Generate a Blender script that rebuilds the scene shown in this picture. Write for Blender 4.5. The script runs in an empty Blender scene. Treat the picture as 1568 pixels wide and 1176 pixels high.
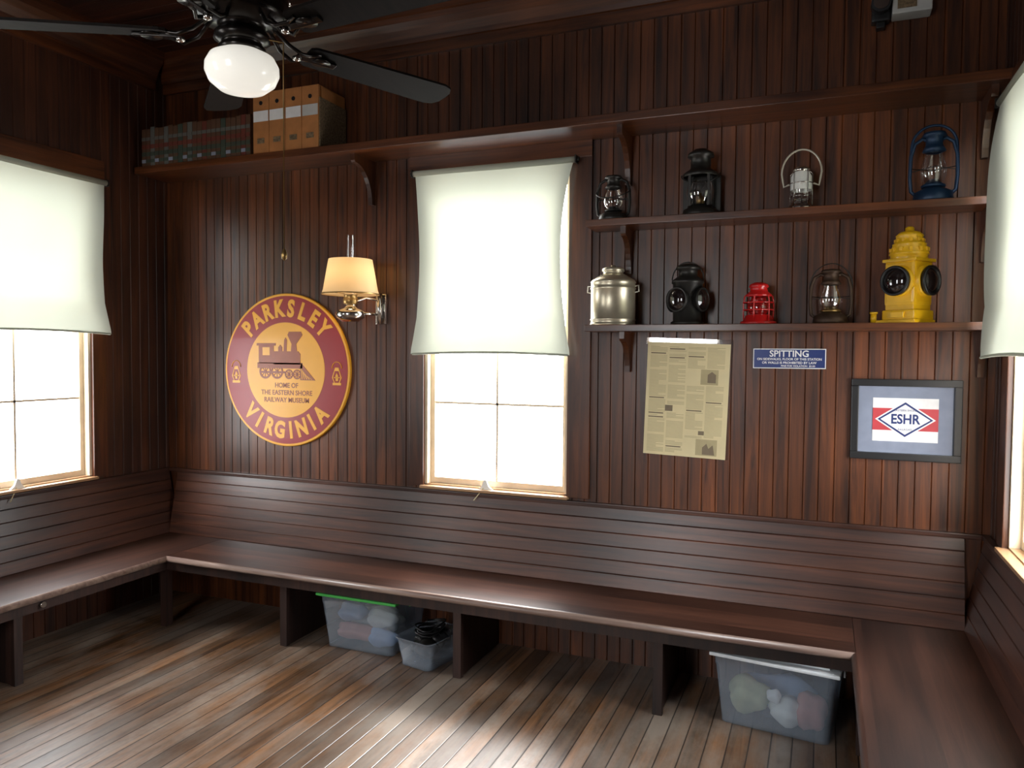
import bpy, bmesh, math, random
from mathutils import Matrix, Vector
random.seed(4)
PI=math.pi
# ------------------------------------------------------------ materials
def newmat(name):
    m=bpy.data.materials.new(name);m.use_nodes=True
    nt=m.node_tree;b=nt.nodes["Principled BSDF"];return m,nt,b
def plain(name,col,rough=.5,metal=0,emit=0,ecol=None,coat=0,noise=.12,nscale=18,spec=.5):
    m,nt,b=newmat(name)
    tc=nt.nodes.new("ShaderNodeTexCoord");n=nt.nodes.new("ShaderNodeTexNoise")
    n.inputs["Scale"].default_value=nscale;n.inputs["Detail"].default_value=4
    nt.links.new(tc.outputs["Object"],n.inputs["Vector"])
    r=nt.nodes.new("ShaderNodeMapRange");r.inputs["To Min"].default_value=1-noise*1.5;r.inputs["To Max"].default_value=1+noise*1.5
    nt.links.new(n.outputs["Fac"],r.inputs["Value"])
    mx=nt.nodes.new("ShaderNodeVectorMath");mx.operation='SCALE';mx.inputs[0].default_value=col[:3]
    nt.links.new(r.outputs[0],mx.inputs["Scale"])
    nt.links.new(mx.outputs[0],b.inputs["Base Color"])
    b.inputs["Roughness"].default_value=rough;b.inputs["Metallic"].default_value=metal
    b.inputs["Coat Weight"].default_value=coat
    b.inputs["Specular IOR Level"].default_value=spec
    if emit:
        b.inputs["Emission Color"].default_value=(*(ecol or col)[:3],1);b.inputs["Emission Strength"].default_value=emit
    return m
def wood(name,dark,light,board='X',grain='Z',sp=.075,rough=.3,coat=.3,var=.35,groove=False,patch=.5,wear=None,spec=.5):
    m,nt,b=newmat(name);N=nt.nodes.new;L=nt.links.new
    tc=N("ShaderNodeTexCoord");sx=N("ShaderNodeSeparateXYZ");L(tc.outputs["Object"],sx.inputs[0])
    dv=N("ShaderNodeMath");dv.operation='DIVIDE';L(sx.outputs[board],dv.inputs[0]);dv.inputs[1].default_value=sp
    fl=N("ShaderNodeMath");fl.operation='FLOOR';L(dv.outputs[0],fl.inputs[0])
    wn=N("ShaderNodeTexWhiteNoise");wn.noise_dimensions='1D';L(fl.outputs[0],wn.inputs["W"])
    mp=N("ShaderNodeMapping");s=[26,26,26];s['XYZ'.index(grain)]=1.3;mp.inputs["Scale"].default_value=s
    L(tc.outputs["Object"],mp.inputs[0])
    off=N("ShaderNodeVectorMath");off.operation='ADD';L(mp.outputs[0],off.inputs[0])
    sc=N("ShaderNodeVectorMath");sc.operation='SCALE';L(wn.outputs["Color"],sc.inputs[0]);sc.inputs["Scale"].default_value=30
    L(sc.outputs[0],off.inputs[1])
    n=N("ShaderNodeTexNoise");n.inputs["Scale"].default_value=1;n.inputs["Detail"].default_value=7;n.inputs["Roughness"].default_value=.65;n.inputs["Distortion"].default_value=.6
    L(off.outputs[0],n.inputs["Vector"])
    cr=N("ShaderNodeValToRGB");cr.color_ramp.elements[0].position=.34;cr.color_ramp.elements[1].position=.68
    cr.color_ramp.elements[0].color=(*dark,1);cr.color_ramp.elements[1].color=(*light,1);L(n.outputs["Fac"],cr.inputs[0])
    big=N("ShaderNodeTexNoise");big.inputs["Scale"].default_value=1.1;big.inputs["Detail"].default_value=3;L(tc.outputs["Object"],big.inputs["Vector"])
    r1=N("ShaderNodeMapRange");r1.inputs["From Min"].default_value=.3;r1.inputs["From Max"].default_value=.7;r1.inputs["To Min"].default_value=1-patch;r1.inputs["To Max"].default_value=1+patch;L(big.outputs["Fac"],r1.inputs["Value"])
    r2=N("ShaderNodeMapRange");r2.inputs["To Min"].default_value=1-var;r2.inputs["To Max"].default_value=1+var;L(wn.outputs["Value"],r2.inputs["Value"])
    mu=N("ShaderNodeMath");mu.operation='MULTIPLY';L(r1.outputs[0],mu.inputs[0]);L(r2.outputs[0],mu.inputs[1])
    vs=N("ShaderNodeVectorMath");vs.operation='SCALE';L(cr.outputs[0],vs.inputs[0])
    out=mu
    h=n.outputs["Fac"]
    if groove:
        fr=N("ShaderNodeMath");fr.operation='FRACT';L(dv.outputs[0],fr.inputs[0])
        su=N("ShaderNodeMath");su.operation='SUBTRACT';L(fr.outputs[0],su.inputs[0]);su.inputs[1].default_value=.5
        ab=N("ShaderNodeMath");ab.operation='ABSOLUTE';L(su.outputs[0],ab.inputs[0])
        gr=N("ShaderNodeMapRange");gr.inputs["From Min"].default_value=.455;gr.inputs["From Max"].default_value=.49;gr.inputs["To Min"].default_value=1;gr.inputs["To Max"].default_value=.12;L(ab.outputs[0],gr.inputs["Value"])
        m2=N("ShaderNodeMath");m2.operation='MULTIPLY';L(mu.outputs[0],m2.inputs[0]);L(gr.outputs[0],m2.inputs[1]);out=m2
        ad=N("ShaderNodeMath");ad.operation='MULTIPLY_ADD';L(gr.outputs[0],ad.inputs[0]);ad.inputs[1].default_value=2.5;L(n.outputs["Fac"],ad.inputs[2]);h=ad.outputs[0]
    L(out.outputs[0],vs.inputs["Scale"])
    col=vs.outputs[0]
    if wear:
        wnz=N("ShaderNodeTexNoise");wnz.inputs["Scale"].default_value=1.6;wnz.inputs["Detail"].default_value=6;wnz.inputs["Roughness"].default_value=.7
        mp2=N("ShaderNodeMapping");mp2.inputs["Scale"].default_value=(1.6,.7,1);L(tc.outputs["Object"],mp2.inputs[0]);L(mp2.outputs[0],wnz.inputs["Vector"])
        rr=N("ShaderNodeMapRange");rr.inputs["From Min"].default_value=.42;rr.inputs["From Max"].default_value=.62;rr.inputs["To Max"].default_value=.85;L(wnz.outputs["Fac"],rr.inputs["Value"])
        wm=N("ShaderNodeVectorMath");wm.operation='SCALE';wm.inputs[0].default_value=wear;L(out.outputs[0],wm.inputs["Scale"])
        mm=N("ShaderNodeMix");mm.data_type='RGBA';L(rr.outputs[0],mm.inputs["Factor"]);L(col,mm.inputs["A"]);L(wm.outputs[0],mm.inputs["B"])
        col=mm.outputs["Result"]
    L(col,b.inputs["Base Color"])
    rg=N("ShaderNodeMapRange");rg.inputs["To Min"].default_value=rough-.1;rg.inputs["To Max"].default_value=rough+.16;L(big.outputs["Fac"],rg.inputs["Value"]);L(rg.outputs[0],b.inputs["Roughness"])
    bp=N("ShaderNodeBump");bp.inputs["Strength"].default_value=.35;bp.inputs["Distance"].default_value=.002;L(h,bp.inputs["Height"]);L(bp.outputs[0],b.inputs["Normal"])
    b.inputs["Coat Weight"].default_value=coat;b.inputs["Coat Roughness"].default_value=.22
    b.inputs["Specular IOR Level"].default_value=spec
    return m
def glassy(name,tint=(1,1,1),gl=.12,alpha_col=None,mix=.0):
    m,nt,b=newmat(name);nt.nodes.remove(b);N=nt.nodes.new;L=nt.links.new
    o=nt.nodes["Material Output"];t=N("ShaderNodeBsdfTransparent");t.inputs[0].default_value=(*tint,1)
    g=N("ShaderNodeBsdfGlossy");g.inputs["Roughness"].default_value=.04;g.inputs[0].default_value=(1,1,1,1)
    lw=N("ShaderNodeLayerWeight");lw.inputs[0].default_value=.35
    ma=N("ShaderNodeMath");ma.operation='MULTIPLY_ADD';L(lw.outputs["Facing"],ma.inputs[0]);ma.inputs[1].default_value=.5;ma.inputs[2].default_value=gl
    mx=N("ShaderNodeMixShader");L(ma.outputs[0],mx.inputs[0]);L(t.outputs[0],mx.inputs[1]);L(g.outputs[0],mx.inputs[2])
    last=mx
    if mix>0:
        d=N("ShaderNodeBsdfDiffuse");d.inputs[0].default_value=(*alpha_col,1)
        m2=N("ShaderNodeMixShader");m2.inputs[0].default_value=mix;L(mx.outputs[0],m2.inputs[1]);L(d.outputs[0],m2.inputs[2]);last=m2
    L(last.outputs[0],o.inputs[0]);return m
def cloth(name,dif,tra,fac=.5):
    m,nt,b=newmat(name);nt.nodes.remove(b);N=nt.nodes.new;L=nt.links.new
    o=nt.nodes["Material Output"];d=N("ShaderNodeBsdfDiffuse");d.inputs[0].default_value=(*dif,1)
    t=N("ShaderNodeBsdfTranslucent")
    tc=N("ShaderNodeTexCoord");n=N("ShaderNodeTexNoise");n.inputs["Scale"].default_value=3;n.inputs["Detail"].default_value=3;L(tc.outputs["Object"],n.inputs["Vector"])
    r=N("ShaderNodeMapRange");r.inputs["To Min"].default_value=.85;r.inputs["To Max"].default_value=1.1;L(n.outputs["Fac"],r.inputs["Value"])
    s=N("ShaderNodeVectorMath");s.operation='SCALE';s.inputs[0].default_value=tra;L(r.outputs[0],s.inputs["Scale"]);L(s.outputs[0],t.inputs[0])
    mx=N("ShaderNodeMixShader");mx.inputs[0].default_value=fac;L(d.outputs[0],mx.inputs[1]);L(t.outputs[0],mx.inputs[2]);L(mx.outputs[0],o.inputs[0]);return m

DK=(.028,.0075,.0025);LT=(.15,.042,.010)
BS=.067
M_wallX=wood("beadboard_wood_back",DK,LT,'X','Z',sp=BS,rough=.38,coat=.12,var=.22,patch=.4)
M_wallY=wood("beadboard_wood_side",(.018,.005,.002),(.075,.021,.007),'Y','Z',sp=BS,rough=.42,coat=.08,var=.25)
M_ceil=wood("ceiling_wood",(.014,.004,.002),(.06,.015,.005),'Y','X',rough=.45,coat=0)
M_trimX=wood("trim_wood_x",(.03,.008,.003),(.14,.042,.012),'Z','X',sp=.3)
M_trimY=wood("trim_wood_y",(.03,.008,.003),(.10,.03,.009),'Z','Y',sp=.3)
M_trimZ=wood("trim_wood_z",(.03,.008,.003),(.12,.035,.010),'Y','Z',sp=.3)
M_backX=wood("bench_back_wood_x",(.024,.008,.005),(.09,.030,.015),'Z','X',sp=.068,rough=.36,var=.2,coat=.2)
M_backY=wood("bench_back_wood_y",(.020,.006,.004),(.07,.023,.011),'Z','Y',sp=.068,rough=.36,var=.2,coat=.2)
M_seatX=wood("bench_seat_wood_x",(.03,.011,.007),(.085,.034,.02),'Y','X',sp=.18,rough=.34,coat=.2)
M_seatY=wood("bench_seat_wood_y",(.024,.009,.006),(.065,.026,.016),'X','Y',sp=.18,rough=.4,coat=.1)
M_nose=wood("bench_worn_highlight_edge",(.09,.05,.04),(.28,.2,.16),'Z','X',sp=.5,rough=.35,coat=.2)  # worn seat edge, with its bright highlight line also painted into the colour
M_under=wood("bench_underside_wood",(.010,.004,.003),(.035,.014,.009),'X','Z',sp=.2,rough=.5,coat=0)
M_floor=wood("floor_planks",(.05,.024,.011),(.24,.115,.05),'X','Y',sp=.083,rough=.36,coat=.08,var=.4,groove=True,patch=.3,wear=(.24,.20,.165))
M_black=plain("black_paint",(.012,.012,.013),.35)
M_blackmetal=plain("blackened_metal",(.035,.033,.03),.38,.6)
M_steel=plain("tin_plate",(.62,.58,.48),.38,.55,noise=.2)
M_cream=plain("galvanised_tin",(.60,.54,.40),.33,.75,noise=.2)
M_chrome=plain("nickel",(.6,.58,.55),.18,1)
M_brass=plain("aged_brass",(.35,.22,.08),.35,.9,noise=.3)
M_rust=plain("dark_bronze",(.06,.035,.022),.5,.6,noise=.5)
M_red=plain("red_enamel",(.55,.012,.012),.3,coat=.5)
M_redglass=glassy("red_glass",(.75,.03,.03),.15,(.6,.02,.02),.25)
M_yellow=plain("yellow_enamel",(.75,.42,.008),.4,coat=.15,noise=.15)
M_blue=plain("blue_enamel",(.012,.035,.08),.4,.3)
M_lens=plain("dark_lens",(.012,.008,.008),.04,0,coat=1)
M_glass=glassy("clear_glass")
M_white=plain("white_plastic",(.5,.5,.48),.4)
M_milk=plain("milk_glass",(.85,.85,.8),.15,noise=.03)
M_signred=plain("sign_maroon",(.33,.008,.012),.38,noise=.08,nscale=4,coat=.08)
M_signyel=plain("sign_yellow",(.92,.44,.03),.4,noise=.06,nscale=4,coat=.08)
M_signbrn=plain("sign_brown",(.33,.07,.02),.4,noise=.1)
M_paper=plain("newsprint",(.68,.58,.34),.75,noise=.12,nscale=6)
M_ink=plain("newsprint_ink",(.43,.36,.20),.8)
M_inkd=plain("newsprint_ink_dark",(.2,.155,.10),.8)
M_navy=plain("navy_paint",(.012,.03,.15),.35)
M_lett=plain("white_letters",(.8,.8,.8),.5)
M_matb=plain("mat_board_grey",(.22,.25,.33),.7)
M_fred=plain("logo_red",(.5,.04,.05),.5)
M_card=plain("cardboard",(.40,.16,.045),.75,noise=.2)
M_cardd=plain("corrugated_end",(.16,.11,.06),.9,noise=.8,nscale=90)
M_shade=cloth("lamp_shade_paper",(.80,.62,.38),(.85,.68,.42),.5)
M_blind=cloth("blind_fabric",(.74,.77,.66),(.19,.2,.165),.5)
M_sash=plain("sash_paint",(.7,.58,.42),.5)
M_sill=plain("sill_wood",(.35,.2,.1),.35)
M_fan=plain("fan_dark_metal",(.025,.022,.02),.25,.8,noise=.2)
M_blade=wood("fan_blade_wood",(.004,.003,.0025),(.012,.008,.006),'X','Y',sp=2,rough=.65,coat=0,spec=.12)
M_globe=plain("lit_opal_globe",(.9,.88,.8),.12,emit=.55,ecol=(1,.96,.86),noise=.02)
M_bin=glassy("clear_blue_plastic",(.84,.9,.95),.05,(.50,.60,.72),.28)
M_green=plain("green_lid",(.08,.55,.10),.4)
M_lidw=plain("white_lid",(.82,.87,.9),.3)
M_fab1=plain("folded_cloth_red",(.55,.25,.22),.9);M_fab2=plain("folded_cloth_white",(.75,.75,.72),.9);M_fab3=plain("folded_cloth_olive",(.48,.5,.3),.9);M_fab4=plain("folded_cloth_blue",(.3,.4,.6),.9)
BK=[plain("book_red",(.12,.022,.012),.6),plain("book_brown",(.08,.035,.016),.6),plain("book_grey",(.10,.10,.09),.6),plain("book_green",(.035,.05,.035),.6)]
# ------------------------------------------------------------ builder
class B:
    def __init__(s,name): s.name=name;s.bm=bmesh.new();s.mats=[]
    def mi(s,m):
        if m not in s.mats:s.mats.append(m)
        return s.mats.index(m)
    def merge(s,t,mat,M=None,smooth=False):
        if M is not None: bmesh.ops.transform(t,matrix=M,verts=t.verts)
        i=s.mi(mat)
        for f in t.faces:f.material_index=i;f.smooth=smooth
        me=bpy.data.meshes.new("t");t.to_mesh(me);t.free();s.bm.from_mesh(me);bpy.data.meshes.remove(me)
    def box(s,lo,hi,mat,bev=0,M=None):
        t=bmesh.new();bmesh.ops.create_cube(t,size=1)
        c=[(a+b)/2 for a,b in zip(lo,hi)];d=[abs(b-a) for a,b in zip(lo,hi)]
        bmesh.ops.transform(t,matrix=Matrix.Translation(c)@Matrix.Diagonal((*d,1)),verts=t.verts)
        if bev: bmesh.ops.bevel(t,geom=t.edges[:],offset=min(bev,min(d)*.45),segments=2,affect='EDGES',profile=.7)
        s.merge(t,mat,M)
    def lathe(s,prof,loc,mat,seg=32,M=None,sx=1,sy=1,smooth=True):
        t=bmesh.new();rings=[]
        for r,z in prof:
            if r<1e-5: rings.append([t.verts.new((0,0,z))])
            else: rings.append([t.verts.new((r*sx*math.cos(2*PI*k/seg),r*sy*math.sin(2*PI*k/seg),z)) for k in range(seg)])
        for a,b in zip(rings,rings[1:]):
            if len(a)==1 and len(b)==1: continue
            for k in range(seg):
                q=(k+1)%seg
                if len(a)==1:t.faces.new((a[0],b[k],b[q]))
                elif len(b)==1:t.faces.new((a[k],a[q],b[0]))
                else:t.faces.new((a[k],a[q],b[q],b[k]))
        bmesh.ops.recalc_face_normals(t,faces=t.faces)
        m=Matrix.Translation(loc)
        if M is not None:m=m@M
        s.merge(t,mat,m,smooth)
    def cyl(s,p0,p1,r,mat,seg=20,r2=None):
        p0=Vector(p0);p1=Vector(p1);d=p1-p0;h=d.length
        r2=r if r2 is None else r2
        q=Vector((0,0,1)).rotation_difference(d).to_matrix().to_4x4()
        t=bmesh.new();bmesh.ops.create_cone(t,cap_ends=True,segments=seg,radius1=r,radius2=r2,depth=h)
        i=s.mi(mat)
        for f in t.faces:f.smooth=len(f.verts)==4
        bmesh.ops.transform(t,matrix=Matrix.Translation((p0+p1)/2)@q,verts=t.verts)
        for f in t.faces:f.material_index=i
        me=bpy.data.meshes.new("t");t.to_mesh(me);t.free();s.bm.from_mesh(me);bpy.data.meshes.remove(me)
    def tube(s,pts,r,mat,seg=8,closed=False):
        pts=[Vector(p) for p in pts];t=bmesh.new();rings=[];n=len(pts)
        up=Vector((0,0,1))
        prev=None
        for i,p in enumerate(pts):
            a=pts[(i-1)%n] if (i>0 or closed) else p;b=pts[(i+1)%n] if (i<n-1 or closed) else p
            d=(b-a).normalized()
            if prev is None:
                e=d.cross(up)
                if e.length<1e-3:e=d.cross(Vector((1,0,0)))
                e.normalize()
            else:
                e=prev-d*prev.dot(d);e.normalize()
            prev=e;f=d.cross(e)
            rings.append([t.verts.new(p+(e*math.cos(2*PI*k/seg)+f*math.sin(2*PI*k/seg))*r) for k in range(seg)])
        for i in range(n if closed else n-1):
            a,b=rings[i],rings[(i+1)%n]
            for k in range(seg):
                t.faces.new((a[k],a[(k+1)%seg],b[(k+1)%seg],b[k]))
        if not closed:
            t.faces.new(rings[0]);t.faces.new(rings[-1][::-1])
        s.merge(t,mat,None,True)
    def poly(s,pts,th,mat,M=None):
        t=bmesh.new();a=[t.verts.new((x,0,z)) for x,z in pts];b=[t.verts.new((x,-th,z)) for x,z in pts]
        t.faces.new(a);t.faces.new(b[::-1]);n=len(pts)
        for i in range(n):t.faces.new((a[i],b[i],b[(i+1)%n],a[(i+1)%n]))
        bmesh.ops.recalc_face_normals(t,faces=t.faces);s.merge(t,mat,M)
    def text(s,body,size,M,mat,ext=.0008,bold=0,sx=1):
        c=bpy.data.curves.new("txt","FONT");c.body=body;c.size=size;c.extrude=ext;c.offset=bold;c.align_x='CENTER';c.align_y='CENTER';c.resolution_u=3
        o=bpy.data.objects.new("txt",c);bpy.context.collection.objects.link(o);bpy.context.view_layer.update()
        me=bpy.data.meshes.new_from_object(o.evaluated_get(bpy.context.evaluated_depsgraph_get()))
        bpy.data.objects.remove(o);t=bmesh.new();t.from_mesh(me);bpy.data.meshes.remove(me)
        s.merge(t,mat,M@Matrix.Rotation(PI/2,4,'X')@Matrix.Diagonal((sx,1,1,1)))
    def done(s,loc=None,rotz=0):
        me=bpy.data.meshes.new(s.name)
        s.bm.to_mesh(me);s.bm.free()
        for m in s.mats:me.materials.append(m)
        o=bpy.data.objects.new(s.name,me);bpy.context.collection.objects.link(o)
        if loc is not None:o.location=loc
        o.rotation_euler[2]=rotz
        return o
T=Matrix.Translation
def sheet(b,o,u,v,n,ulen,v0,v1,mat,sp=BS,openings=(),bead=False,dep=.005,gw=.003):
    """tongue-and-groove boards: u across boards, v along, n to the room; openings (u0,u1,v0,v1)"""
    o,u,v,n=map(Vector,(o,u,v,n));t=bmesh.new()
    k=0
    while k*sp<ulen-1e-6:
        a=k*sp;prof=[(0,-dep),(gw,0)]
        prof+=[(sp-gw,0),(sp,-dep)]
        for (x0,d0),(x1,d1) in zip(prof,prof[1:]):
            xa,xb=a+x0,min(a+x1,ulen)
            if xb<=xa:continue
            cuts=[xa,xb]
            for op in openings:
                for e in op[:2]:
                    if xa<e<xb:cuts.append(e)
            cuts.sort()
            for ca,cb in zip(cuts,cuts[1:]):
                mid=(ca+cb)/2;iv=[(v0,v1)]
                for (p,q,r,w) in openings:
                    if p<mid<q:
                        ni=[]
                        for (y0,y1) in iv:
                            if r>=y1 or w<=y0:ni.append((y0,y1));continue
                            if r>y0:ni.append((y0,r))
                            if w<y1:ni.append((w,y1))
                        iv=ni
                g=lambda x:d0+(d1-d0)*(x-a-x0)/(x1-x0)
                for y0,y1 in iv:
                    P=[o+u*ca+n*g(ca)+v*y0,o+u*cb+n*g(cb)+v*y0,o+u*cb+n*g(cb)+v*y1,o+u*ca+n*g(ca)+v*y1]
                    t.faces.new([t.verts.new(x) for x in P])
        k+=1
    b.merge(t,mat)
def wall(name,o,u,n,ulen,H,ops,mat,th=.14):
    b=B(name);sheet(b,o,u,(0,0,1),n,ulen,0,H,mat,openings=ops)
    o,u,n=map(Vector,(o,u,n))
    def bx(u0,u1,z0,z1):
        p=o+u*u0+n*(-.0055)+Vector((0,0,z0));q=o+u*u1+n*(-th)+Vector((0,0,z1))
        b.box([min(p[i],q[i]) for i in range(3)],[max(p[i],q[i]) for i in range(3)],mat)
    x=-th
    for (p,q,r,w) in sorted(ops):
        bx(x,p,0,H)
        if r>0:bx(p,q,0,r)
        bx(p,q,w,H);x=q
    bx(x,ulen+th,0,H);return b.done()
# ------------------------------------------------------------ room
XL,XR,YB,YF,H=-4.03,.69,3.85,-1.6,3.50
WX0,WX1,WZ0,WZ1=-2.10,-1.24,.845,2.62
LY0,LY1=2.40,3.27
RY0,RY1=2.62,3.50
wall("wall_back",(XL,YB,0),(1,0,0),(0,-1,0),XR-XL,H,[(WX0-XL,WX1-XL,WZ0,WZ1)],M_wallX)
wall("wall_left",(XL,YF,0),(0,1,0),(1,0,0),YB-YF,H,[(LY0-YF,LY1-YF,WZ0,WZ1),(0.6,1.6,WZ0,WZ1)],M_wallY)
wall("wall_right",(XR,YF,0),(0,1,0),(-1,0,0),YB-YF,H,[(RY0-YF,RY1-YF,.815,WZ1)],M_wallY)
wall("wall_front",(XL,YF,0),(1,0,0),(0,1,0),XR-XL,H,[(2.0,2.9,WZ0,WZ1)],M_wallX)
b=B("floor");b.box((XL-.14,YF-.14,-.1),(XR+.14,YB+.14,0),M_floor);b.done()
b=B("ceiling");sheet(b,(XL,YF,H),(0,1,0),(1,0,0),(0,0,-1),YB-YF,0,XR-XL,M_ceil,sp=.085)
b.box((XL-.14,YF-.14,H+.0055),(XR+.14,YB+.14,H+.1),M_ceil);b.done()
def prism(b,prof,a0,a1,axis,mat,base,sgn=1):
    t=bmesh.new();A=[];C=[]
    for d,z in prof:
        if axis=='X':A.append(t.verts.new((a0,base-d*sgn,z)));C.append(t.verts.new((a1,base-d*sgn,z)))
        else:A.append(t.verts.new((base+d*sgn,a0,z)));C.append(t.verts.new((base+d*sgn,a1,z)))
    t.faces.new(A);t.faces.new(C[::-1]);n=len(prof)
    for i in range(n):t.faces.new((A[i],C[i],C[(i+1)%n],A[(i+1)%n]))
    bmesh.ops.recalc_face_normals(t,faces=t.faces);b.merge(t,mat)
cp=[(0,3.27),(.022,3.27),(.022,3.33),(.03,3.335),(.035,3.36),(.06,3.40),(.085,3.43),(.09,3.46),(.10,3.465),(.10,H),(0,H)]
b=B("trim_1");prism(b,cp,XL,XR,'X',M_trimX,YB);b.done()
b=B("trim_2");prism(b,cp,YF,YB-.1,'Y',M_trimY,XL);b.done()
b=B("trim_3");prism(b,cp,YF,YB-.1,'Y',M_trimY,XR,-1);b.done()
# ------------------------------------------------------------ windows (frame, sash, casing)
def window(name,cen,width,axis,z0,z1,casL,casR):
    b=B(name);w=width/2
    for s in(-1,1):
        b.box((s*w,-.0,z0),(s*(w-.018),.14,z1),M_sash)
    b.box((-w,0,z1-.018),(w,.14,z1),M_sash)
    b.box((-w,0,z0),(w,.14,z0+.012),M_sill)
    zm=1.32
    def sash(za,zb,y):
        for s in(-1,1):b.box((s*(w-.018),y,za),(s*(w-.045),y+.03,zb),M_sash,.003)
        b.box((-w+.04,y,za),(w-.04,y+.03,za+.035),M_sash,.003)
        b.box((-w+.04,y,zb-.03),(w-.04,y+.03,zb),M_sash,.003)
        b.box((-.006,y+.005,za+.03),(.006,y+.025,zb-.03),M_sash)
    zmid=(z0+z1)/2
    sash(z0+.012,zmid+.015,.04);sash(zmid-.015,z1-.018,.075)
    b.box((-w+.04,.045,zm-.006),(w-.04,.065,zm+.006),M_sash)
    b.box((-w-casL,-.022,z0-.0),(-w+.002,0,z1+.11),M_trimZ,.003)
    b.box((w-.002,-.022,z0-.0),(w+casR,0,z1+.11),M_trimZ,.003)
    b.box((-w-casL,-.026,z1-.002),(w+casR,0,z1+.11),M_trimX,.003)
    b.box((-w-.01,-.045,z0-.010),(w+.01,.03,z0+.006),M_sill,.004)
    o=b.done()
    ang={'B':0,'L':PI/2,'R':-PI/2,'F':PI}[axis]
    o.rotation_euler[2]=ang;o.location=cen;return o
W1=window("window_1",((WX0+WX1)/2,YB,0),WX1-WX0,'B',WZ0,WZ1,.09,.12)
W2=window("window_2",(XL,(LY0+LY1)/2,0),LY1-LY0,'L',WZ0,WZ1,.09,.09)
window("window_3",(XR,(RY0+RY1)/2,0),RY1-RY0,'R',.845,WZ1,.1,.1)
window("window_4",(XL+2.45,YF,0),.9,'F',WZ0,WZ1,.09,.09)
window("window_5",(XL,YF+1.1,0),1.0,'L',WZ0,WZ1,.09,.09)
# ------------------------------------------------------------ blinds
def blind(name,width,zt,zb,loc,ang,pinch=.055,bow=.03):
    b=B(name);t=bmesh.new();nx,nz=26,30;G=[]
    h=zt-zb
    for j in range(nz+1):
        v=j/nz;row=[]
        pin=pinch*math.sin(PI*min(1,v*1.02))**.8 if 0<v<.98 else 0
        for i in range(nx+1):
            s=i/nx*2-1
            x=s*(width/2-pin)
            edge=max(0,abs(s)-.72)/.28
            y=-.055-edge**2*.05*math.sin(PI*v)+.006*math.sin(v*9+s*3)+.004*math.sin(s*11+v*4)*v
            if v>.8:y-=(v-.8)*.2
            z=zt-h*v+(bow*(1-s*s)*v*.4)
            row.append(t.verts.new((x,y,z)))
        G.append(row)
    for j in range(nz):
        for i in range(nx):t.faces.new((G[j][i],G[j][i+1],G[j+1][i+1],G[j+1][i]))
    b.merge(t,M_blind,None,True)
    b.cyl((-width/2-.015,-.055,zt),(width/2+.015,-.055,zt),.016,M_blind)
    for s in(-1,1):
        b.cyl((s*(width/2+.015),-.055,zt),(s*(width/2+.028),-.055,zt),.009,M_blackmetal)
        b.box((s*(width/2+.012)-.003,-.075,zt-.02),(s*(width/2+.012)+.003,-.028,zt+.02),M_blackmetal)
    b.tube([(s*(width/2-.01),-.055-.043-.0,zb+.0+.012*(1-s*s)) for s in [k/8-1 for k in range(17)]],.006,M_blind)
    return b.done(loc,ang)
blind("roller_blind",.93,2.60,1.595,(-1.672,YB,0),0)
blind("roller_blind",.93,2.595,1.70,(XL,2.87,0),PI/2)
blind("roller_blind",1.0,2.62,1.60,(XR,3.10,0),-PI/2,pinch=.03)
def pull(par,ang,off):
    b=B("blind_cord_pull")
    b.poly([(-.045,0),(.045,0),(.02,.02),(.006,.055),(-.006,.055),(-.02,.02)],.012,M_milk)
    b.tube([(-.01,-.012,.01),(-.03,-.02,-.02),(-.06,-.03,-.06)],.0025,M_paper)
    o=b.done((off,-.012,WZ0+.006));o.parent=par
pull(W1,0,-.04);pull(W2,0,-.035)
# ------------------------------------------------------------ benches
SX0,SX1,SY=-3.487,.146,3.306
zs=.42;zt=.81;lean=.10
def rest(b,o,v,n,length,mat):
    o,v,n=map(Vector,(o,v,n));u=(Vector((0,0,zt-zs))-n*(lean-.02));L=u.length;u.normalize()
    nn=(n+Vector((0,0,(lean-.02)/(zt-zs)))).normalized()
    sheet(b,o+n*lean,u,v,nn,L,0,length,mat,sp=.068,bead=False,dep=.0035,gw=.0035)
G=.003
b=B("built_in_bench")      # along the back wall
b.box((SX0+.001,SY,zs-.035),(SX1-.001,YB-G,zs),M_seatX,.003)
b.cyl((SX0,SY,zs-.0175),(SX1,SY,zs-.0175),.0172,M_nose)
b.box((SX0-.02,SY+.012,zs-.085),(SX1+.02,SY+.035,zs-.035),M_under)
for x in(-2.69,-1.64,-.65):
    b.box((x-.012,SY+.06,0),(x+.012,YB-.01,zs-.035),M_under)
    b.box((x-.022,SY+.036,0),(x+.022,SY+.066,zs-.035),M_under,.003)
rest(b,(XL+.1,YB-G,zs),(1,0,0),(0,-1,0),XR-XL-.2,M_backX)
b.box((XL+.034,YB-.034,zt-.002),(XR-.034,YB-G,zt+.02),M_backX,.004)
b.done()
b=B("built_in_bench")      # along the left wall
b.box((XL+G,YF+.3,zs-.035),(SX0,YB-G,zs),M_seatY,.003)
b.cyl((SX0,YF+.3,zs-.0175),(SX0,SY,zs-.0175),.0172,M_nose)
b.box((SX0-.035,YF+.3,zs-.085),(SX0-.012,SY+.012,zs-.035),M_under)
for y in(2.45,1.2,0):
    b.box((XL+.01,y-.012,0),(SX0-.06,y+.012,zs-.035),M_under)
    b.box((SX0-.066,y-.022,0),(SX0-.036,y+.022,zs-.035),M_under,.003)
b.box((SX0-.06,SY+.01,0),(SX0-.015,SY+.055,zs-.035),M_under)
rest(b,(XL+G,YF+.3,zs),(0,1,0),(1,0,0),YB-YF-.3-.02,M_backY)
b.box((XL+G,YF+.3,zt-.002),(XL+.034,YB-.005,zt+.02),M_backY,.004)
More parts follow.
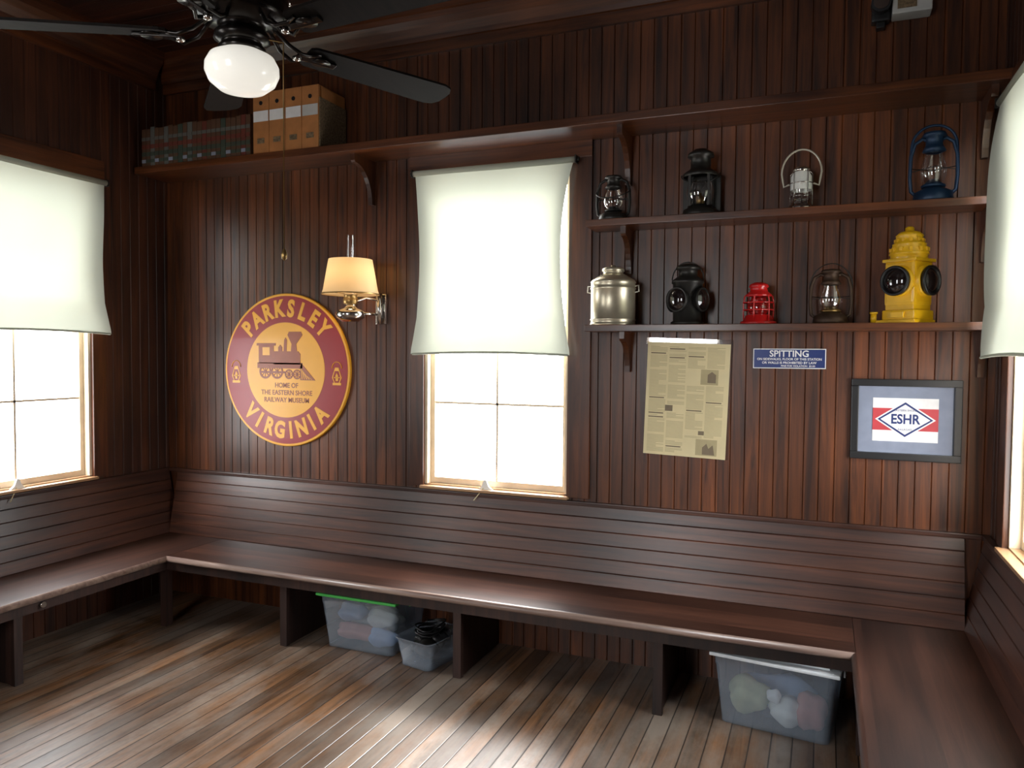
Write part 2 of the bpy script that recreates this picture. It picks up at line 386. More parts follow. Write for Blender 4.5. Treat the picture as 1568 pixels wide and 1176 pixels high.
b.cyl((SX0-.012,2.55,zs-.055),(SX0+.006,2.55,zs-.055),.014,M_chrome)
b.done()
b=B("built_in_bench")      # along the right wall
b.box((SX1,YF+.3,zs-.035),(XR-G,YB-G,zs),M_seatY,.003)
b.cyl((SX1,YF+.3,zs-.0175),(SX1,SY,zs-.0175),.0172,M_seatY)
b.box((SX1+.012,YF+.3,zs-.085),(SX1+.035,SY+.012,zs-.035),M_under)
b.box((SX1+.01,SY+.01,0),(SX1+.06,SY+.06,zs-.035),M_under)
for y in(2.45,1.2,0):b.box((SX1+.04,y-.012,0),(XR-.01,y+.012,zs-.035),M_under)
rest(b,(XR-G,YF+.3,zs),(0,1,0),(-1,0,0),YB-YF-.3-.02,M_backY)
b.box((XR-.034,YF+.3,zt-.002),(XR-G,YB-.005,zt+.02),M_backY,.004)
b.done()
# ------------------------------------------------------------ shelves
def bracket(b,x,z,d,h,mat=None):
    mat=mat or M_trimZ
    pts=[(0,0),(0,-h),(.035,-h)]
    for k in range(9):
        a=k/8*PI/2;pts.append((.035+(d-.045)*(1-math.cos(a)) ,-h+ (h-.045)*math.sin(a)))
    pts+=[(d,-.035),(d,0)]
    t=bmesh.new();A=[t.verts.new((x-.013,YB-.001-p,z+q)) for p,q in pts];C=[t.verts.new((x+.013,YB-.001-p,z+q)) for p,q in pts]
    t.faces.new(A);t.faces.new(C[::-1]);n=len(pts)
    for i in range(n):t.faces.new((A[i],C[i],C[(i+1)%n],A[(i+1)%n]))
    bmesh.ops.recalc_face_normals(t,faces=t.faces);b.merge(t,mat)
def shelf(name,x0,x1,zt,th,d,brs,bh):
    b=B(name);b.box((x0,YB-d,zt-th),(x1,YB-.001,zt),M_trimX,.003)
    for x in brs:bracket(b,x,zt-th,d*.8,bh)
    b.done()
shelf("plank_bookshelf",XL+.02,XR-.004,2.745,.042,.27,(-2.44,-.93,.62),.25)
Z1,Z2=2.262,1.747
shelf("lantern_shelf",-1.10,XR-.004,Z1,.033,.20,(-.92,.63),.22)
shelf("signal_lamp_shelf",-1.10,XR-.004,Z2,.033,.20,(-.92,.63),.20)
# ------------------------------------------------------------ round sign
b=B("round_town_sign")
fr=Matrix.Rotation(PI/2,4,'X')
R=.47
b.lathe([(0,0),(R,0),(R,.014),(R-.004,.018),(0,.018)],(0,0,0),M_signyel,96,fr,smooth=False)
b.lathe([(R-.016,.0175),(R-.016,.0192),(0,.0192)],(0,0,0),M_signred,96,fr,smooth=False)
b.lathe([(.292,.019),(.292,.0206),(0,.0206)],(0,0,0),M_signyel,96,fr,smooth=False)
def cond(body,a0,a1,flip):
    n=len(body)
    for i,ch in enumerate(body):
        a=math.radians(a0+i*(a1-a0)/(n-1))
        z=.374*math.cos(a)*(-1 if flip else 1)
        b.text(ch,.140,T((.374*math.sin(a),-.0196,z))@Matrix.Rotation(-a if flip else a,4,'Y'),M_signyel,bold=.0065,ext=.001,sx=.78)
cond("PARKSLEY",-48,48,False);cond("VIRGINIA",-45,45,True)
for z,tx in((-.095,"HOME OF"),(-.14,"THE EASTERN SHORE"),(-.185,"RAILWAY MUSEUM")):
    b.text(tx,.042,T((.01,-.0212,z)),M_signbrn,bold=.0006,ext=.0004,sx=.95)
S=T((0,-.0206,0))
def P(pts,mat=M_signbrn,th=.0016):b.poly(pts,th,mat,S)
P([(-.20,.04),(-.20,.15),(-.215,.15),(-.215,.165),(-.07,.165),(-.07,.15),(-.085,.15),(-.085,.04)])
P([(-.17,.09),(-.17,.14),(-.115,.14),(-.115,.09)],M_signyel,.002)
P([(-.085,.035),(-.085,.115),(.10,.115),(.115,.10),(.115,.035)])
P([(.045,.115),(.05,.16),(.02,.215),(.03,.235),(.12,.235),(.13,.215),(.085,.16),(.09,.115)])
P([(-.05,.115),(-.05,.14),(-.035,.155),(-.02,.14),(-.02,.115)])
P([(-.01,.115),(-.005,.185),(.005,.2),(.015,.185),(.012,.115)])
P([(-.21,.01),(-.21,.045),(.13,.045),(.13,.01)])
P([(.12,.045),(.21,-.045),(.225,-.06),(.115,-.06),(.115,.02)])
for k in range(5):P([(.125+.018*k,-.055),(.121+.008*k,.01-.01*k),(.126+.008*k,.01-.01*k),(.131+.018*k,-.055)],M_signyel,.002)
for cx,r in((-.15,.045),(-.06,.045),(.03,.03),(.09,.03)):
    cz=-.055+r
    b.lathe([(r,.0),(r,.002),(r*.75,.002),(r*.75,0)],(cx,-.0208,cz),M_signbrn,24,fr,smooth=False)
    b.lathe([(r*.22,.0),(r*.22,.003),(0,.003)],(cx,-.0208,cz),M_signbrn,12,fr,smooth=False)
    for k in range(4):b.box((-r*.8,-.0015,-.0025),(r*.8,0,.0025),M_signbrn,0,T((cx,-.0208,cz))@Matrix.Rotation(k*PI/4,4,'Y'))
b.box((-.19,-.0225,-.02),(.0,-.0205,-.008),M_signbrn)
for sx in(-1,1):
    c=T((sx*.378,-.0194,-.03))
    def Q(p):b.poly(p,.0016,M_signyel,c)
    Q([(-.03,-.055),(-.03,-.04),(.03,-.04),(.03,-.055)]);Q([(-.02,.03),(-.012,.05),(.012,.05),(.02,.03)])
    Q([(-.022,-.012),(-.022,-.007),(.022,-.007),(.022,-.012)])
    for s in(-1,1):Q([(s*.02,-.04),(s*.034,-.01),(s*.02,.03),(s*.014,.03),(s*.027,-.01),(s*.014,-.04)])
    ring=[(math.cos(a)*.034,-.0015,.045+math.sin(a)*.04) for a in [PI*k/10 for k in range(11)]]
    b.tube([(x+sx*.378,y-.0194,z-.03) for x,y,z in ring],.0025,M_signyel,5)
    Q([(-.008,-.03),(-.01,.0),(0,.02),(.01,.0),(.008,-.03)])
b.done((-3.06,YB-.001,1.49))
# ------------------------------------------------------------ wall lamp
b=B("oil_lamp_sconce")
lx,ly=-2.478,3.67
b.lathe([(0,0),(.045,0),(.075,.02),(.085,.04),(.075,.062),(.04,.075),(.03,.085),(.03,.1)],(lx,ly,1.775),M_chrome)
b.lathe([(.03,0),(.042,.008),(.042,.03),(.034,.05),(.04,.055)],(lx,ly,1.87),M_brass)
b.lathe([(.03,.0),(.034,.04),(.022,.1),(.02,.36)],(lx,ly,1.90),M_glass,24)
b.lathe([(.160,0),(.152,.025),(.122,.195)],(lx,ly,1.928),M_shade,48)
b.lathe([(.162,0),(.163,.006),(.159,.006)],(lx,ly,1.926),M_brass,48)
for a in range(3):
    a=a*2*PI/3;b.cyl((lx+.036*math.cos(a),ly+.036*math.sin(a),1.93),(lx+.155*math.cos(a),ly+.155*math.sin(a),1.94),.002,M_brass)
b.cyl((lx+.07,ly,1.82),(lx+.10,YB-.03,1.82),.008,M_chrome)
b.tube([(lx+.03,ly,1.885),(lx+.075,ly+.04,1.91),(lx+.10,YB-.03,1.9)],.006,M_chrome)
b.box((lx+.065,YB-.02,1.765),(lx+.135,YB-.001,1.94),M_chrome,.006)
b.cyl((lx+.10,YB-.04,1.765),(lx+.10,YB-.04,1.94),.016,M_chrome)
b.box((lx+.085,YB-.045,1.80),(lx+.115,YB-.015,1.84),M_chrome);b.box((lx+.085,YB-.045,1.885),(lx+.115,YB-.015,1.92),M_chrome)
b.done()
l=bpy.data.lights.new("wall_lamp_flame","POINT");l.energy=1.7;l.color=(1,.72,.42);l.shadow_soft_size=.03
o=bpy.data.objects.new("wall_lamp_flame",l);o.location=(lx,ly,2.03);bpy.context.collection.objects.link(o)
# ------------------------------------------------------------ books + box
b=B("book_row");x=-3.95;k=0
while x<-3.13:
    w=.034+random.random()*.006;h=.225+random.random()*.012
    m=BK[random.randrange(4) if random.random()<.5 else 1]
    b.box((x,YB-.265,2.7455),(x+w-.002,YB-.03,2.7455+h),m,.003)
    b.box((x+.001,YB-.267,2.765),(x+w-.003,YB-.264,2.785),BK[3] if k%3 else M_matb)
    b.box((x+.001,YB-.267,2.805),(x+w-.003,YB-.264,2.83),BK[3])
    b.box((x+.001,YB-.267,2.85),(x+w-.003,YB-.264,2.875),BK[0])
    b.box((x+.001,YB-.267,2.90),(x+w-.003,YB-.264,2.92),BK[2])
    x+=w;k+=1
b.done()
b=B("magazine_file_boxes")
for i in range(4):
    x0=-3.085+i*.114;h=.345
    b.box((x0,YB-.265,2.7455),(x0+.112,YB-.01,2.7455+h),M_card,.003)
    b.box((x0+.004,YB-.2675,2.925),(x0+.108,YB-.264,2.985),M_lett if i!=3 else M_white)
    b.box((x0+.03,YB-.267,2.80),(x0+.08,YB-.264,2.83),M_cardd)
    b.cyl((x0+.056,YB-.267,3.03),(x0+.056,YB-.262,3.03),.012,M_black)
b.box((-2.6285,YB-.262,2.75),(-2.622,YB-.012,3.02),M_cardd)
b.poly([(-.0,0),(.12,0),(.12,.05),(0,.06)],.003,M_card,T((-2.622,YB-.25,3.02))@Matrix.Rotation(PI/2,4,'Z'))
b.done()
# ------------------------------------------------------------ lantern helpers
def arch(cx,cy,z0,w,h,n=16,lean=0):
    return [(cx+w*math.cos(PI*k/n),cy+lean*math.sin(PI*k/n),z0+h*math.sin(PI*k/n)) for k in range(n+1)]
def globe(b,c,r,h,mat=None):
    pr=[(r*.62,0),(r*.9,h*.15),(r,h*.38),(r*.93,h*.6),(r*.7,h*.85),(r*.6,h)]
    b.lathe(pr,c,mat or M_glass,28)
def tubular(name,x,y,z,h,w,mat,gm=None,tubes=True,bail='down',rz=0):
    b=B(name);r=w/2
    b.lathe([(0,0),(r*.82,0),(r*.86,h*.02),(r*.80,h*.13),(r*.5,h*.18),(r*.32,h*.2)],(0,0,0),mat)
    b.lathe([(0,h*.2),(r*.5,h*.2),(r*.52,h*.225),(r*.36,h*.25),(r*.22,h*.30),(0,h*.30)],(0,0,0),M_brass if mat is M_rust else mat)
    globe(b,(0,0,h*.235),r*.58,h*.42,gm)
    b.lathe([(r*.36,0),(r*.5,h*.02),(r*.42,h*.07),(r*.36,h*.1),(r*.36,h*.2),(r*.52,h*.215),(r*.45,h*.26),(0,h*.285)],(0,0,h*.65),mat)
    if tubes:
        for s in(-1,1):
            b.tube([(s*r*.62,0,h*.08),(s*r*.92,0,h*.16),(s*r*.98,0,h*.35),(s*r*.95,0,h*.62),(s*r*.8,0,h*.78),(s*r*.5,0,h*.84),(s*r*.3,0,h*.82)],r*.085,mat)
        b.tube([(-r*.9,0,h*.42),(0,-r*.62,h*.44),(r*.9,0,h*.42)],.002,M_blackmetal,5)
        b.tube([(-r*.9,0,h*.46),(0,r*.62,h*.46),(r*.9,0,h*.46)],.002,M_blackmetal,5)
    if bail=='up':b.tube(arch(0,0,h*.6,r*1.03,h*.42),.0028,M_blackmetal,6)
    elif bail=='tube':b.tube([(-r*.98,0,h*.5)]+arch(0,0,h*.74,-r*.93,h*.27)+[(r*.98,0,h*.5)],.006,mat,8)
    else:b.tube([(r*1.0*math.cos(PI*k/14),-r*1.0*math.sin(PI*k/14),h*.62-h*.2*math.sin(PI*k/14)) for k in range(15)],.0028,M_blackmetal,6)
    return b.done((x,y,z),rz)
YS=3.745
def railroad(name,x,z,h,w,mat,gm,bailh=0,rz=0,wires=True):
    b=B(name);r=w/2
    b.lathe([(0,0),(r*.95,0),(r,h*.015),(r*.97,h*.06),(r*.78,h*.09),(r*.72,h*.20),(r*.4,h*.24),(0,h*.25)],(0,0,0),mat)
    globe(b,(0,0,h*.22),r*.62,h*.42,gm)
    b.lathe([(0,h*.16),(r*.2,h*.2),(r*.2,h*.33),(r*.06,h*.36),(r*.06,h*.4),(0,h*.41)],(0,0,0),M_brass)
    b.lathe([(r*.5,0),(r*.74,h*.01),(r*.7,h*.05),(r*.5,h*.12),(r*.45,h*.2),(r*.55,h*.22),(r*.5,h*.28),(r*.25,h*.33),(0,h*.34)],(0,0,h*.64),mat)
    if wires:
        for k in range(6):
            a=k*PI/3+.3
            b.tube([(r*c*math.cos(a),r*c*math.sin(a),h*q) for c,q in((.8,.08),(.83,.25),(.83,.5),(.76,.66))],.003,mat,6)
        for q in(.33,.5):
            b.tube([(r*.83*math.cos(2*PI*k/24),r*.83*math.sin(2*PI*k/24),h*q) for k in range(24)],.0028,mat,6,True)
    if bailh:b.tube([(-r*.74,0,h*.6)]+arch(0,0,h*.75,-r*1.25,bailh)+[(r*.74,0,h*.6)],.003,M_blackmetal,6)
    return b.done((x,YS,z),rz)
def bull(b,c,d,r,L,mat,lens):
    """lens barrel from centre c in direction d"""
    c=Vector(c);d=Vector(d).normalized();q=Vector((0,0,1)).rotation_difference(d).to_matrix().to_4x4()
    b.lathe([(r*.86,0),(r*.86,L*.78),(r,L*.82),(r,L),(r*.86,L),(r*.84,L*.93)],c,mat,32,q)
    b.lathe([(r*.85,L*.92),(r*.6,L+r*.14),(r*.3,L+r*.22),(0,L+r*.24)],c,lens,32,q)
tubular("oil_lantern",-.985,YS,Z1,.245,.17,M_blackmetal)
b=B("hooded_lantern")
b.lathe([(0,0),(.082,0),(.084,.008),(.078,.03),(.06,.038),(.058,.05),(0,.05)],(0,0,0),M_blackmetal)
for a in(45,135,225,315):
    a=math.radians(a);b.box((.062*math.cos(a)-.006,.062*math.sin(a)-.006,.045),(.062*math.cos(a)+.006,.062*math.sin(a)+.006,.2),M_blackmetal)
b.lathe([(.04,.05),(.062,.085),(.066,.115),(.058,.155),(.04,.18)],(0,0,0),M_glass,28)
b.lathe([(0,.05),(.02,.055),(.02,.09),(.006,.1),(.006,.11),(0,.112)],(0,0,0),M_brass)
b.lathe([(.08,.185),(.084,.195),(.075,.205),(.048,.225),(.046,.275),(.062,.28),(.06,.295),(.03,.315),(0,.32)],(0,0,0),M_blackmetal)
b.box((-.09,.045,.01),(.09,.055,.20),M_blackmetal,.003)
b.tube([(.09*math.cos(PI*k/14),-.09*math.sin(PI*k/14)*.5+.0,.20-.05*math.sin(PI*k/14)) for k in range(15)],.003,M_blackmetal,6)
b.done((-.56,YS,Z1))
tubular("barn_lantern",.42,YS,Z1,.325,.185,M_blue,None,True,'tube')
b=B("conductor_lantern")
b.lathe([(0,0),(.052,0),(.055,.006),(.05,.02),(.04,.03),(.042,.035),(.03,.045),(0,.045)],(0,0,0),M_chrome)
b.lathe([(.030,.045),(.045,.055),(.047,.09)],(0,0,0),M_glass);b.lathe([(.047,.09),(.046,.15),(.034,.172),(.032,.18)],(0,0,0),M_milk)
b.lathe([(.033,0),(.04,.006),(.034,.018),(.015,.026),(0,.027)],(0,0,.172),M_chrome)
for k in range(5):
    a=k*2*PI/5+.3;b.tube([(.05*math.cos(a),.05*math.sin(a),q) for q in(.02,.06,.12,.165)]+[(.035*math.cos(a),.035*math.sin(a),.18)],.002,M_chrome,6)
for q in(.06,.12):b.tube([(.051*math.cos(2*PI*k/20),.051*math.sin(2*PI*k/20),q) for k in range(20)],.002,M_chrome,6,True)
b.tube([(-.052,0,.12),(-.075,0,.11),(-.08,0,.14)]+arch(0,0,.17,-.085,.105)+[(.08,0,.14),(.075,0,.11),(.052,0,.12)],.0045,M_steel,8)
b.done((-.11,YS,Z1))
b=B("kerosene_can")
b.lathe([(0,0),(.112,0),(.114,.004),(.110,.008),(.110,.022),(.114,.026),(.110,.03),(.110,.175),(.114,.18),(.110,.185),(.110,.205),(.113,.21),(.105,.222),(.055,.252),(.05,.254),(.05,.262),(.056,.265),(.056,.278),(.045,.284),(.012,.287),(.012,.296),(0,.298)],(0,0,0),M_cream,40)
for s in(-1,1):
    b.tube([(s*.110,0,.19),(s*.128,0,.195),(s*.130,0,.165),(s*.110,0,.16)],.004,M_steel,6)
b.tube([(s,-.03-.02*math.cos(s*12),.245) for s in(-.05,-.03,0,.03,.05)],.003,M_steel,6)
b.done((-.975,3.725,Z2))
def vec(deg):return (math.cos(math.radians(deg)),math.sin(math.radians(deg)),0)
b=B("signal_lamp")
b.lathe([(0,0),(.078,0),(.078,.012),(.068,.018),(.070,.195),(.076,.199),(.076,.21),(.06,.222),(.044,.235),(.044,.262),(.058,.265),(.053,.28),(.022,.292),(0,.295)],(0,0,0),M_blackmetal)
for dg,r in((-118,.060),(-22,.058),(160,.055)):
    v=vec(dg);bull(b,(v[0]*.03,v[1]*.03,.118),v,r,.056,M_blackmetal,M_lens)
b.tube(arch(0,0,.215,.075,.085),.003,M_blackmetal)
b.done((-.612,YS,Z2))
# yellow switch lamp: square body, round lenses on its faces, round vented chimney
b=B("railroad_switch_lamp")
RZ=Matrix.Rotation(math.radians(-36),4,'Z')
b.box((-.078,-.078,0),(.078,.078,.014),M_yellow,.003,RZ)
b.box((-.073,-.073,.014),(.073,.073,.055),M_yellow,.006,RZ)
b.box((-.064,-.064,.055),(.064,.064,.080),M_yellow,.004,RZ)
b.box((-.068,-.068,.075),(.068,.068,.268),M_yellow,.014,RZ)
b.box((-.076,-.076,.262),(.076,.076,.276),M_yellow,.004,RZ)
b.lathe([(.074,.274),(.074,.292),(.080,.296),(.078,.302),(.066,.336),(.068,.340),(.060,.346),(.052,.372),(.056,.376),(.040,.392),(.018,.398),(.018,.41),(.01,.417),(0,.418)],(0,0,0),M_yellow,24)
for k in range(12):
    a=k*PI/6;b.box((.066,-.007,.308),(.079,.007,.324),M_yellow,.002,Matrix.Rotation(a,4,'Z'))
    b.box((.05,-.005,.350),(.061,.005,.362),M_yellow,.001,Matrix.Rotation(a,4,'Z'))
for dg in(-126,-36,54):
    v=vec(dg)
    q=Vector((0,0,1)).rotation_difference(Vector(v)).to_matrix().to_4x4()
    b.lathe([(.066,.06),(.066,.084),(.060,.088),(.056,.086)],(0,0,.178),M_yellow,40,q)
    b.lathe([(.056,.06),(.056,.092),(.064,.094),(.064,.108),(.055,.110),(.053,.098)],(0,0,.178),M_black,40,q)
    b.lathe([(.054,.098),(.040,.108),(.02,.114),(0,.116)],(0,0,.178),M_lens,40,q)
b.box((-.03,-.083,.022),(.03,-.07,.048),M_yellow,.003,RZ)
b.cyl((-.135,-.03,.0),(-.135,-.03,.04),.012,M_yellow);b.box((-.137,-.038,.0),(-.06,-.022,.012),M_yellow,.002)
b.cyl((-.135,-.03,.04),(-.135,-.03,.048),.016,M_yellow)
b.done((.335,3.738,Z2))
railroad("red_railroad_lantern",-.285,Z2,.20,.165,M_red,M_redglass,0)
tubular("brass_lantern",.025,YS,Z2,.265,.175,M_rust,None,True,'up')
# ------------------------------------------------------------ newspaper, sign, picture
b=B("newspaper_page")
W,Hh=.405,.565
b.box((-W/2,-.003,-Hh/2),(W/2,0,Hh/2),M_paper)
random.seed(11)
def strip(x0,x1,z0,z1,m):b.box((x0,-.0036,z0),(x1,-.0029,z1),m)
cols=4;cw=(W-.03)/cols
pics=[(2.7,3.6,.08,.155,M_ink),(.9,1.3,-.06,-.03,M_inkd),(2.6,3.7,-.27,-.19,M_ink),(2.7,3.0,-.17,-.15,M_inkd)]
for c in range(cols):
    z=Hh/2-.02
    while z>-Hh/2+.015:
        hit=[p for p in pics if p[0]<c+.9 and p[1]>c+.1 and p[2]-.006<z<p[3]+.006]
        if hit: z-=.005;continue
        if random.random()<.05:
            strip(-W/2+.018+c*cw,-W/2+.018+c*cw+cw*.8,z-.008,z-.002,M_inkd);z-=.014;continue
        if random.random()<.03: z-=.012;continue
        strip(-W/2+.016+c*cw,-W/2+.016+c*cw+cw*(.9 if random.random()<.8 else .5),z-.0022,z,M_ink);z-=.0058
for p in pics: strip(-W/2+.016+p[0]*cw,-W/2+.016+p[1]*cw,p[2],p[3],p[4])
b.poly([(.10,.09),(.10,.13),(.12,.145),(.14,.13),(.14,.09)],.0042,M_inkd)
b.poly([(.09,-.265),(.09,-.23),(.11,-.21),(.12,-.235),(.14,-.215),(.15,-.265)],.0042,M_inkd)
b.box((-W/2-.008,-.0005,Hh/2-.01),(W/2+.012,-.0001,Hh/2+.022),M_glass);b.box((W/2+.001,-.0005,-Hh/2),(W/2+.012,-.0001,Hh/2+.02),M_glass)
o=b.done((-.628,YB-.001,1.378));o.rotation_euler[1]=math.radians(1.8)
b=B("no_spitting_sign")
b.box((-.162,-.006,-.047),(.162,0,.047),M_lett,.002);b.box((-.158,-.0068,-.043),(.158,-.0005,.043),M_navy,.001)
b.text("SPITTING",.042,T((0,-.0072,.022)),M_lett,ext=.0003,bold=.0008)
b.text("ON SIDEWALKS, FLOOR OF THIS STATION",.0150,T((0,-.0072,-.003)),M_lett,ext=.0003,bold=.0003)
b.text("OR WALLS IS PROHIBITED BY LAW",.0155,T((0,-.0072,-.02)),M_lett,ext=.0003,bold=.0003)
b.text("FINE FOR VIOLATION  $5.00",.012,T((0.04,-.0072,-.035)),M_lett,ext=.0003,bold=.0002)
b.done((-.15,YB-.001,1.588))
b=B("framed_railroad_logo")
w,h=.223,.1825;f=.032
b.box((-w,-.022,h-f),(w,0,h),M_black,.004);b.box((-w,-.022,-h),(w,0,-h+f),M_black,.004)
for s in(-1,1):
    b.box((s*w,-.022,-h+f),(s*(w-f),0,h-f),M_black,.004)
b.box((-w+f,-.008,-h+f),(w-f,0,h-f),M_matb)
b.box((-.132,-.0095,-.098),(.132,-.001,.098),M_lett)
b.box((-.132,-.0105,-.048),(.132,-.001,.052),M_fred)
def dia(a,c,y,m):b.poly([(-a,0),(0,c),(a,0),(0,-c)],.001,m,T((0,y,.002)))
dia(.122,.085,-.0105,M_lett);dia(.112,.078,-.0112,M_navy);dia(.1,.068,-.0119,M_lett)
b.text("ESHR",.060,T((0,-.0134,.002)),M_navy,ext=.0004,bold=.0016,sx=.85)
for s in(-1,1):
    b.text("EASTERN SHORE" if s>0 else "RAILROAD",.012,T((0,-.0134,s*.043)),M_navy,ext=.0003)
b.done((.346,YB-.001,1.317))
# ------------------------------------------------------------ emergency light unit
b=B("emergency_light")
b.box((.245,YB-.09,3.09),(.40,YB-.001,3.25),M_white,.008)
b.box((.265,YB-.093,3.11),(.34,YB-.088,3.15),M_cardd)
b.text("ART",.04,T((.325,YB-.0935,3.185)),M_black)
b.cyl((.20,YB-.05,3.15),(.20,YB-.12,3.14),.04,M_black);b.cyl((.20,YB-.12,3.14),(.20,YB-.125,3.14),.032,M_chrome)
b.box((.165,YB-.06,3.08),(.24,YB-.005,3.25),M_black,.01)
b.box((.185,YB-.05,3.055),(.22,YB-.005,3.08),M_black,.005)
b.done()
# ------------------------------------------------------------ ceiling fan
b=B("ceiling_fan")
fx,fy,fz=-1.57,1.78,2.5
b.lathe([(0,H-.001),(.075,H-.001),(.075,H-.03),(.05,H-.07),(.02,H-.09)],(fx,fy,0),M_fan)
b.cyl((fx,fy,fz+.2),(fx,fy,H-.05),.014,M_fan)
b.lathe([(.014,.28),(.03,.27),(.035,.24),(.06,.22),(.10,.21),(.125,.185),(.13,.17),(.12,.16),(.128,.15),(.13,.10),(.122,.08),(.13,.07),(.12,.05),(.07,.035),(.06,.02),(.075,.012),(.078,-.005),(.06,-.015),(.055,-.02),(.066,-.028),(.066,-.038),(.05,-.042),(0,-.043)],(fx,fy,fz),M_fan,40)
for k in range(16):
    a=k*PI/8;b.lathe([(0,-.012),(.01,-.008),(.012,0),(.01,.008),(0,.012)],(fx+.127*math.cos(a),fy+.127*math.sin(a),fz+.125),M_chrome,10)
b.lathe([(.050,.0),(.062,-.008),(.09,-.022),(.102,-.045),(.103,-.066),(.092,-.092),(.065,-.114),(.03,-.124),(0,-.126)],(fx,fy,fz-.032),M_globe,40)
for k in range(5):
    a=math.radians(65+72*k)
    M=T((fx,fy,fz))@Matrix.Rotation(a,4,'Z')
    def tp(p):return M@Vector(p)
    for s in(-1,1):
        b.tube([tp(p) for p in((.09,s*.012,.05),(.13,s*.03,.01),(.17,s*.035,-.008),(.2,s*.02,.0),(.235,s*.03,.006))],.006,M_fan)
    b.lathe([(0,-.01),(.012,-.006),(.013,.004),(0,.01)],tp((.17,0,-.01)),M_chrome,12)
    pitch=Matrix.Rotation(math.radians(-11),4,'X')
    b.box((.17,-.012,-.006),(.30,.012,.002),M_fan,.002,M@pitch)
    b.lathe([(0,-.006),(.03,-.006),(.03,0),(0,0)],tp((.25,0,.0)),M_fan,16)
    t=bmesh.new();pts=[(.20,-.040),(.215,-.05),(.30,-.054),(.69,-.066),(.72,-.056),(.735,-.03),(.737,0),(.735,.03),(.72,.056),(.69,.066),(.30,.054),(.215,.05),(.20,.040)]
    A=[t.verts.new((x,y,.003)) for x,y in pts];C=[t.verts.new((x,y,.011)) for x,y in pts]
    t.faces.new(A[::-1]);t.faces.new(C)
    for i in range(len(pts)):j=(i+1)%len(pts);t.faces.new((A[i],A[j],C[j],C[i]))
    bmesh.ops.recalc_face_normals(t,faces=t.faces);b.merge(t,M_blade,M@pitch)
cxx,cyy=fx+.11,fy+.045
b.tube([(fx+.06,fy+.025,fz+.0),(cxx,cyy,fz-.01),(cxx,cyy,fz-.2),(cxx,cyy,1.90)],.0018,M_brass,5)
b.lathe([(0,-.02),(.008,-.012),(.009,0),(.004,.014),(0,.016)],(cxx,cyy,1.885),M_brass,12)
b.done()
# ------------------------------------------------------------ storage bins
def tote(name,x,y,w,d,h,lid,rz,contents,taper=.03):
    b=B(name)
    t=bmesh.new()
    def ring(z,k,rr=.035):
        a=w/2-taper*(1-k);c=d/2-taper*(1-k);out=[]
        for sx,sy,a0 in((1,1,0),(-1,1,90),(-1,-1,180),(1,-1,270)):
            for q in range(5):
                an=math.radians(a0+q*22.5);out.append((sx*(a-rr)+rr*math.cos(an),sy*(c-rr)+rr*math.sin(an),z))
        return [t.verts.new(p) for p in out]
    rs=[ring(.001,0,.03),ring(.02,.05),ring(h*.5,.5),ring(h*.8,.82),ring(h*.82,.9),ring(h*.94,1),ring(h*.95,1.35),ring(h*.99,1.35)]
    t.faces.new(rs[0][::-1])
    for p,q in zip(rs,rs[1:]):
        for i in range(20):t.faces.new((p[i],p[(i+1)%20],q[(i+1)%20],q[i]))
    b.merge(t,M_bin,None,True)
    if lid:
        b.box((-w/2-.014,-d/2-.014,h*.95),(w/2+.014,d/2+.014,h),lid,.008);b.box((-w/2+.03,-d/2+.03,h),(w/2-.03,d/2-.03,h+.008),lid,.004)
        for s in(-1,1):b.box((s*(w/2+.012),-.06,h*.82),(s*(w/2+.02),.06,h*.99),lid,.003)
    for (cx,cy,cz,rx,ry,rzz,m) in contents:
        t=bmesh.new();bmesh.ops.create_icosphere(t,subdivisions=3,radius=1)
        for v in t.verts:
            f=1+.12*math.sin(v.co.x*5+cx*30)+.1*math.sin(v.co.y*6+v.co.z*4);v.co*=f
        b.merge(t,m,T((cx,cy,cz))@Matrix.Diagonal((rx,ry,rzz,1)),True)
    return b.done((x,y,0.001),rz)
tote("storage_tote",-2.27,3.60,.47,.38,.30,M_green,0,[(-.06,-.09,.08,.12,.05,.045,M_fab1),(.1,-.09,.07,.09,.05,.05,M_fab4),(0,.04,.12,.17,.08,.07,M_fab2),(.09,-.08,.17,.09,.06,.05,M_fab2),(-.1,-.07,.18,.08,.07,.05,M_fab4)])
tote("storage_tote",-.145,3.53,.50,.38,.315,M_lidw,math.radians(-7),[(-.12,-.09,.12,.09,.06,.08,M_fab3),(.05,-.09,.08,.08,.06,.06,M_fab2),(.14,-.08,.10,.06,.07,.08,M_fab1),(0,.05,.1,.16,.07,.08,M_fab4),(.0,-.13,.15,.03,.02,.03,M_lett)])
bk=tote("open_storage_basket",-1.865,3.49,.23,.30,.15,None,math.radians(-12),[(0,-.03,.08,.07,.09,.05,M_blackmetal),(.02,.05,.11,.06,.06,.05,M_black),(-.03,0,.12,.04,.07,.04,M_black)],taper=.02)
b=B("black_cable_coil")
pts=[(.06*math.cos(k*.5)+.01*math.sin(k*1.3),.09*math.sin(k*.5),.150+.002*k*.5+.01*math.sin(k)) for k in range(44)]
b.tube(pts,.005,M_black,6);o=b.done();o.parent=bk
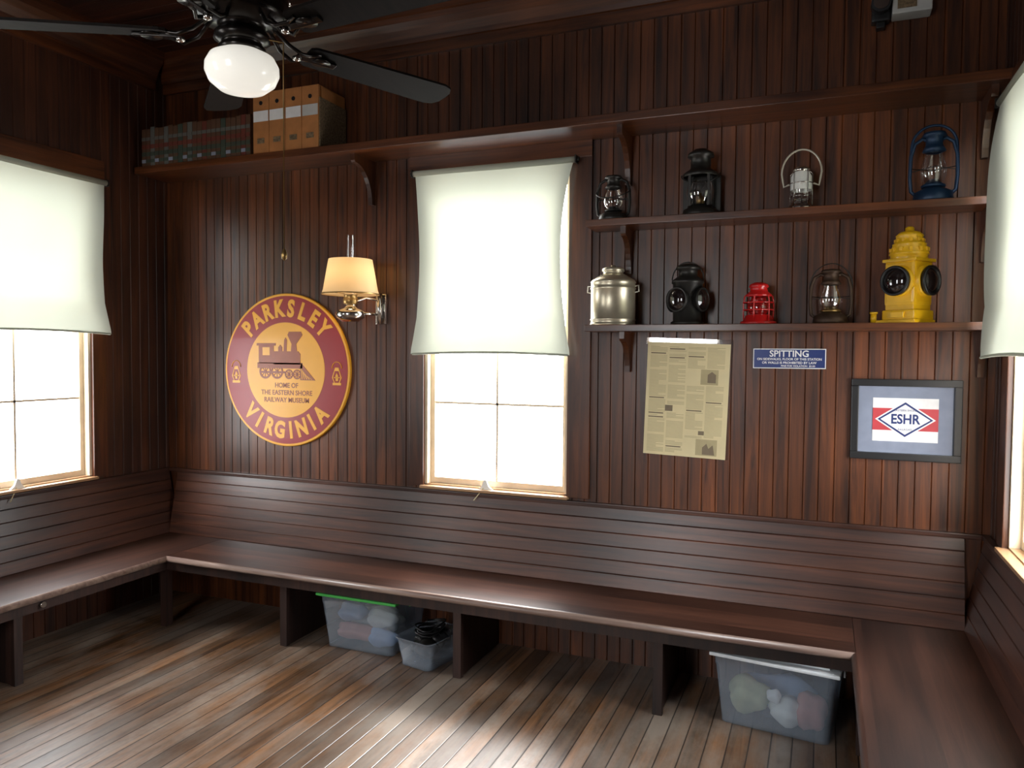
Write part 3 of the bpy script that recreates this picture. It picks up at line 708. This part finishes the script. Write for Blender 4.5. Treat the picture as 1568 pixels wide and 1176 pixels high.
# ------------------------------------------------------------ world & light
w=bpy.data.worlds.new("sky");bpy.context.scene.world=w;w.use_nodes=True
nt=w.node_tree;bg=nt.nodes["Background"];bg.inputs[0].default_value=(.96,.98,1,1)
tc=nt.nodes.new("ShaderNodeTexCoord");sx=nt.nodes.new("ShaderNodeSeparateXYZ");nt.links.new(tc.outputs["Generated"],sx.inputs[0])
mr=nt.nodes.new("ShaderNodeMapRange");mr.inputs["From Min"].default_value=-.2;mr.inputs["From Max"].default_value=.75;mr.inputs["To Min"].default_value=9;mr.inputs["To Max"].default_value=23
nt.links.new(sx.outputs["Z"],mr.inputs["Value"]);nt.links.new(mr.outputs[0],bg.inputs[1])
def portal(name,c,sx,sy,rot):
    l=bpy.data.lights.new(name,'AREA');l.shape='RECTANGLE';l.size=sx;l.size_y=sy;l.cycles.is_portal=True
    o=bpy.data.objects.new(name,l);o.location=c;o.rotation_euler=rot;bpy.context.collection.objects.link(o)
hz=(WZ0+WZ1)/2;hh=WZ1-WZ0
portal("window_daylight_1",((WX0+WX1)/2,YB+.15,hz),WX1-WX0,hh,(-PI/2,0,0))
portal("window_daylight_2",(XL-.15,(LY0+LY1)/2,hz),hh,LY1-LY0,(0,-PI/2,0))
portal("window_daylight_3",(XR+.15,(RY0+RY1)/2,hz),hh,RY1-RY0,(0,PI/2,0))
portal("window_daylight_4",(XL+2.45,YF-.15,hz),.9,hh,(PI/2,0,0))
portal("window_daylight_5",(XL-.15,YF+1.1,hz),hh,1.0,(0,-PI/2,0))
# hazy sun high behind the back wall
l=bpy.data.lights.new("hazy_sun","SUN");l.energy=11;l.angle=math.radians(26);l.color=(1,.97,.92)
o=bpy.data.objects.new("hazy_sun",l);bpy.context.collection.objects.link(o)
o.rotation_euler=Vector((.10,-1,-.85)).to_track_quat('-Z','Y').to_euler();o.location=(-1.6,7,5)
# ------------------------------------------------------------ camera
ya,pi_,ro=map(math.radians,(22.108,2.249,.45))
s,c=math.sin(ya),math.cos(ya);sp,cpp=math.sin(pi_),math.cos(pi_)
F=Vector((-s*cpp,c*cpp,-sp));Rv=Vector((c,s,0));U=Vector((-s*sp,c*sp,cpp))
Rv,U=Rv*math.cos(ro)+U*math.sin(ro),U*math.cos(ro)-Rv*math.sin(ro)
cam=bpy.data.cameras.new("camera");cam.sensor_width=36;cam.lens=36*1171.848/1568;cam.clip_start=.02
co=bpy.data.objects.new("camera",cam);bpy.context.collection.objects.link(co)
m3=Matrix((Rv,U,-F)).transposed().to_4x4();co.matrix_world=T((0,0,1.6))@m3
bpy.context.scene.camera=co
sc=bpy.context.scene
sc.view_settings.view_transform='Standard';sc.view_settings.look='None';sc.view_settings.exposure=0
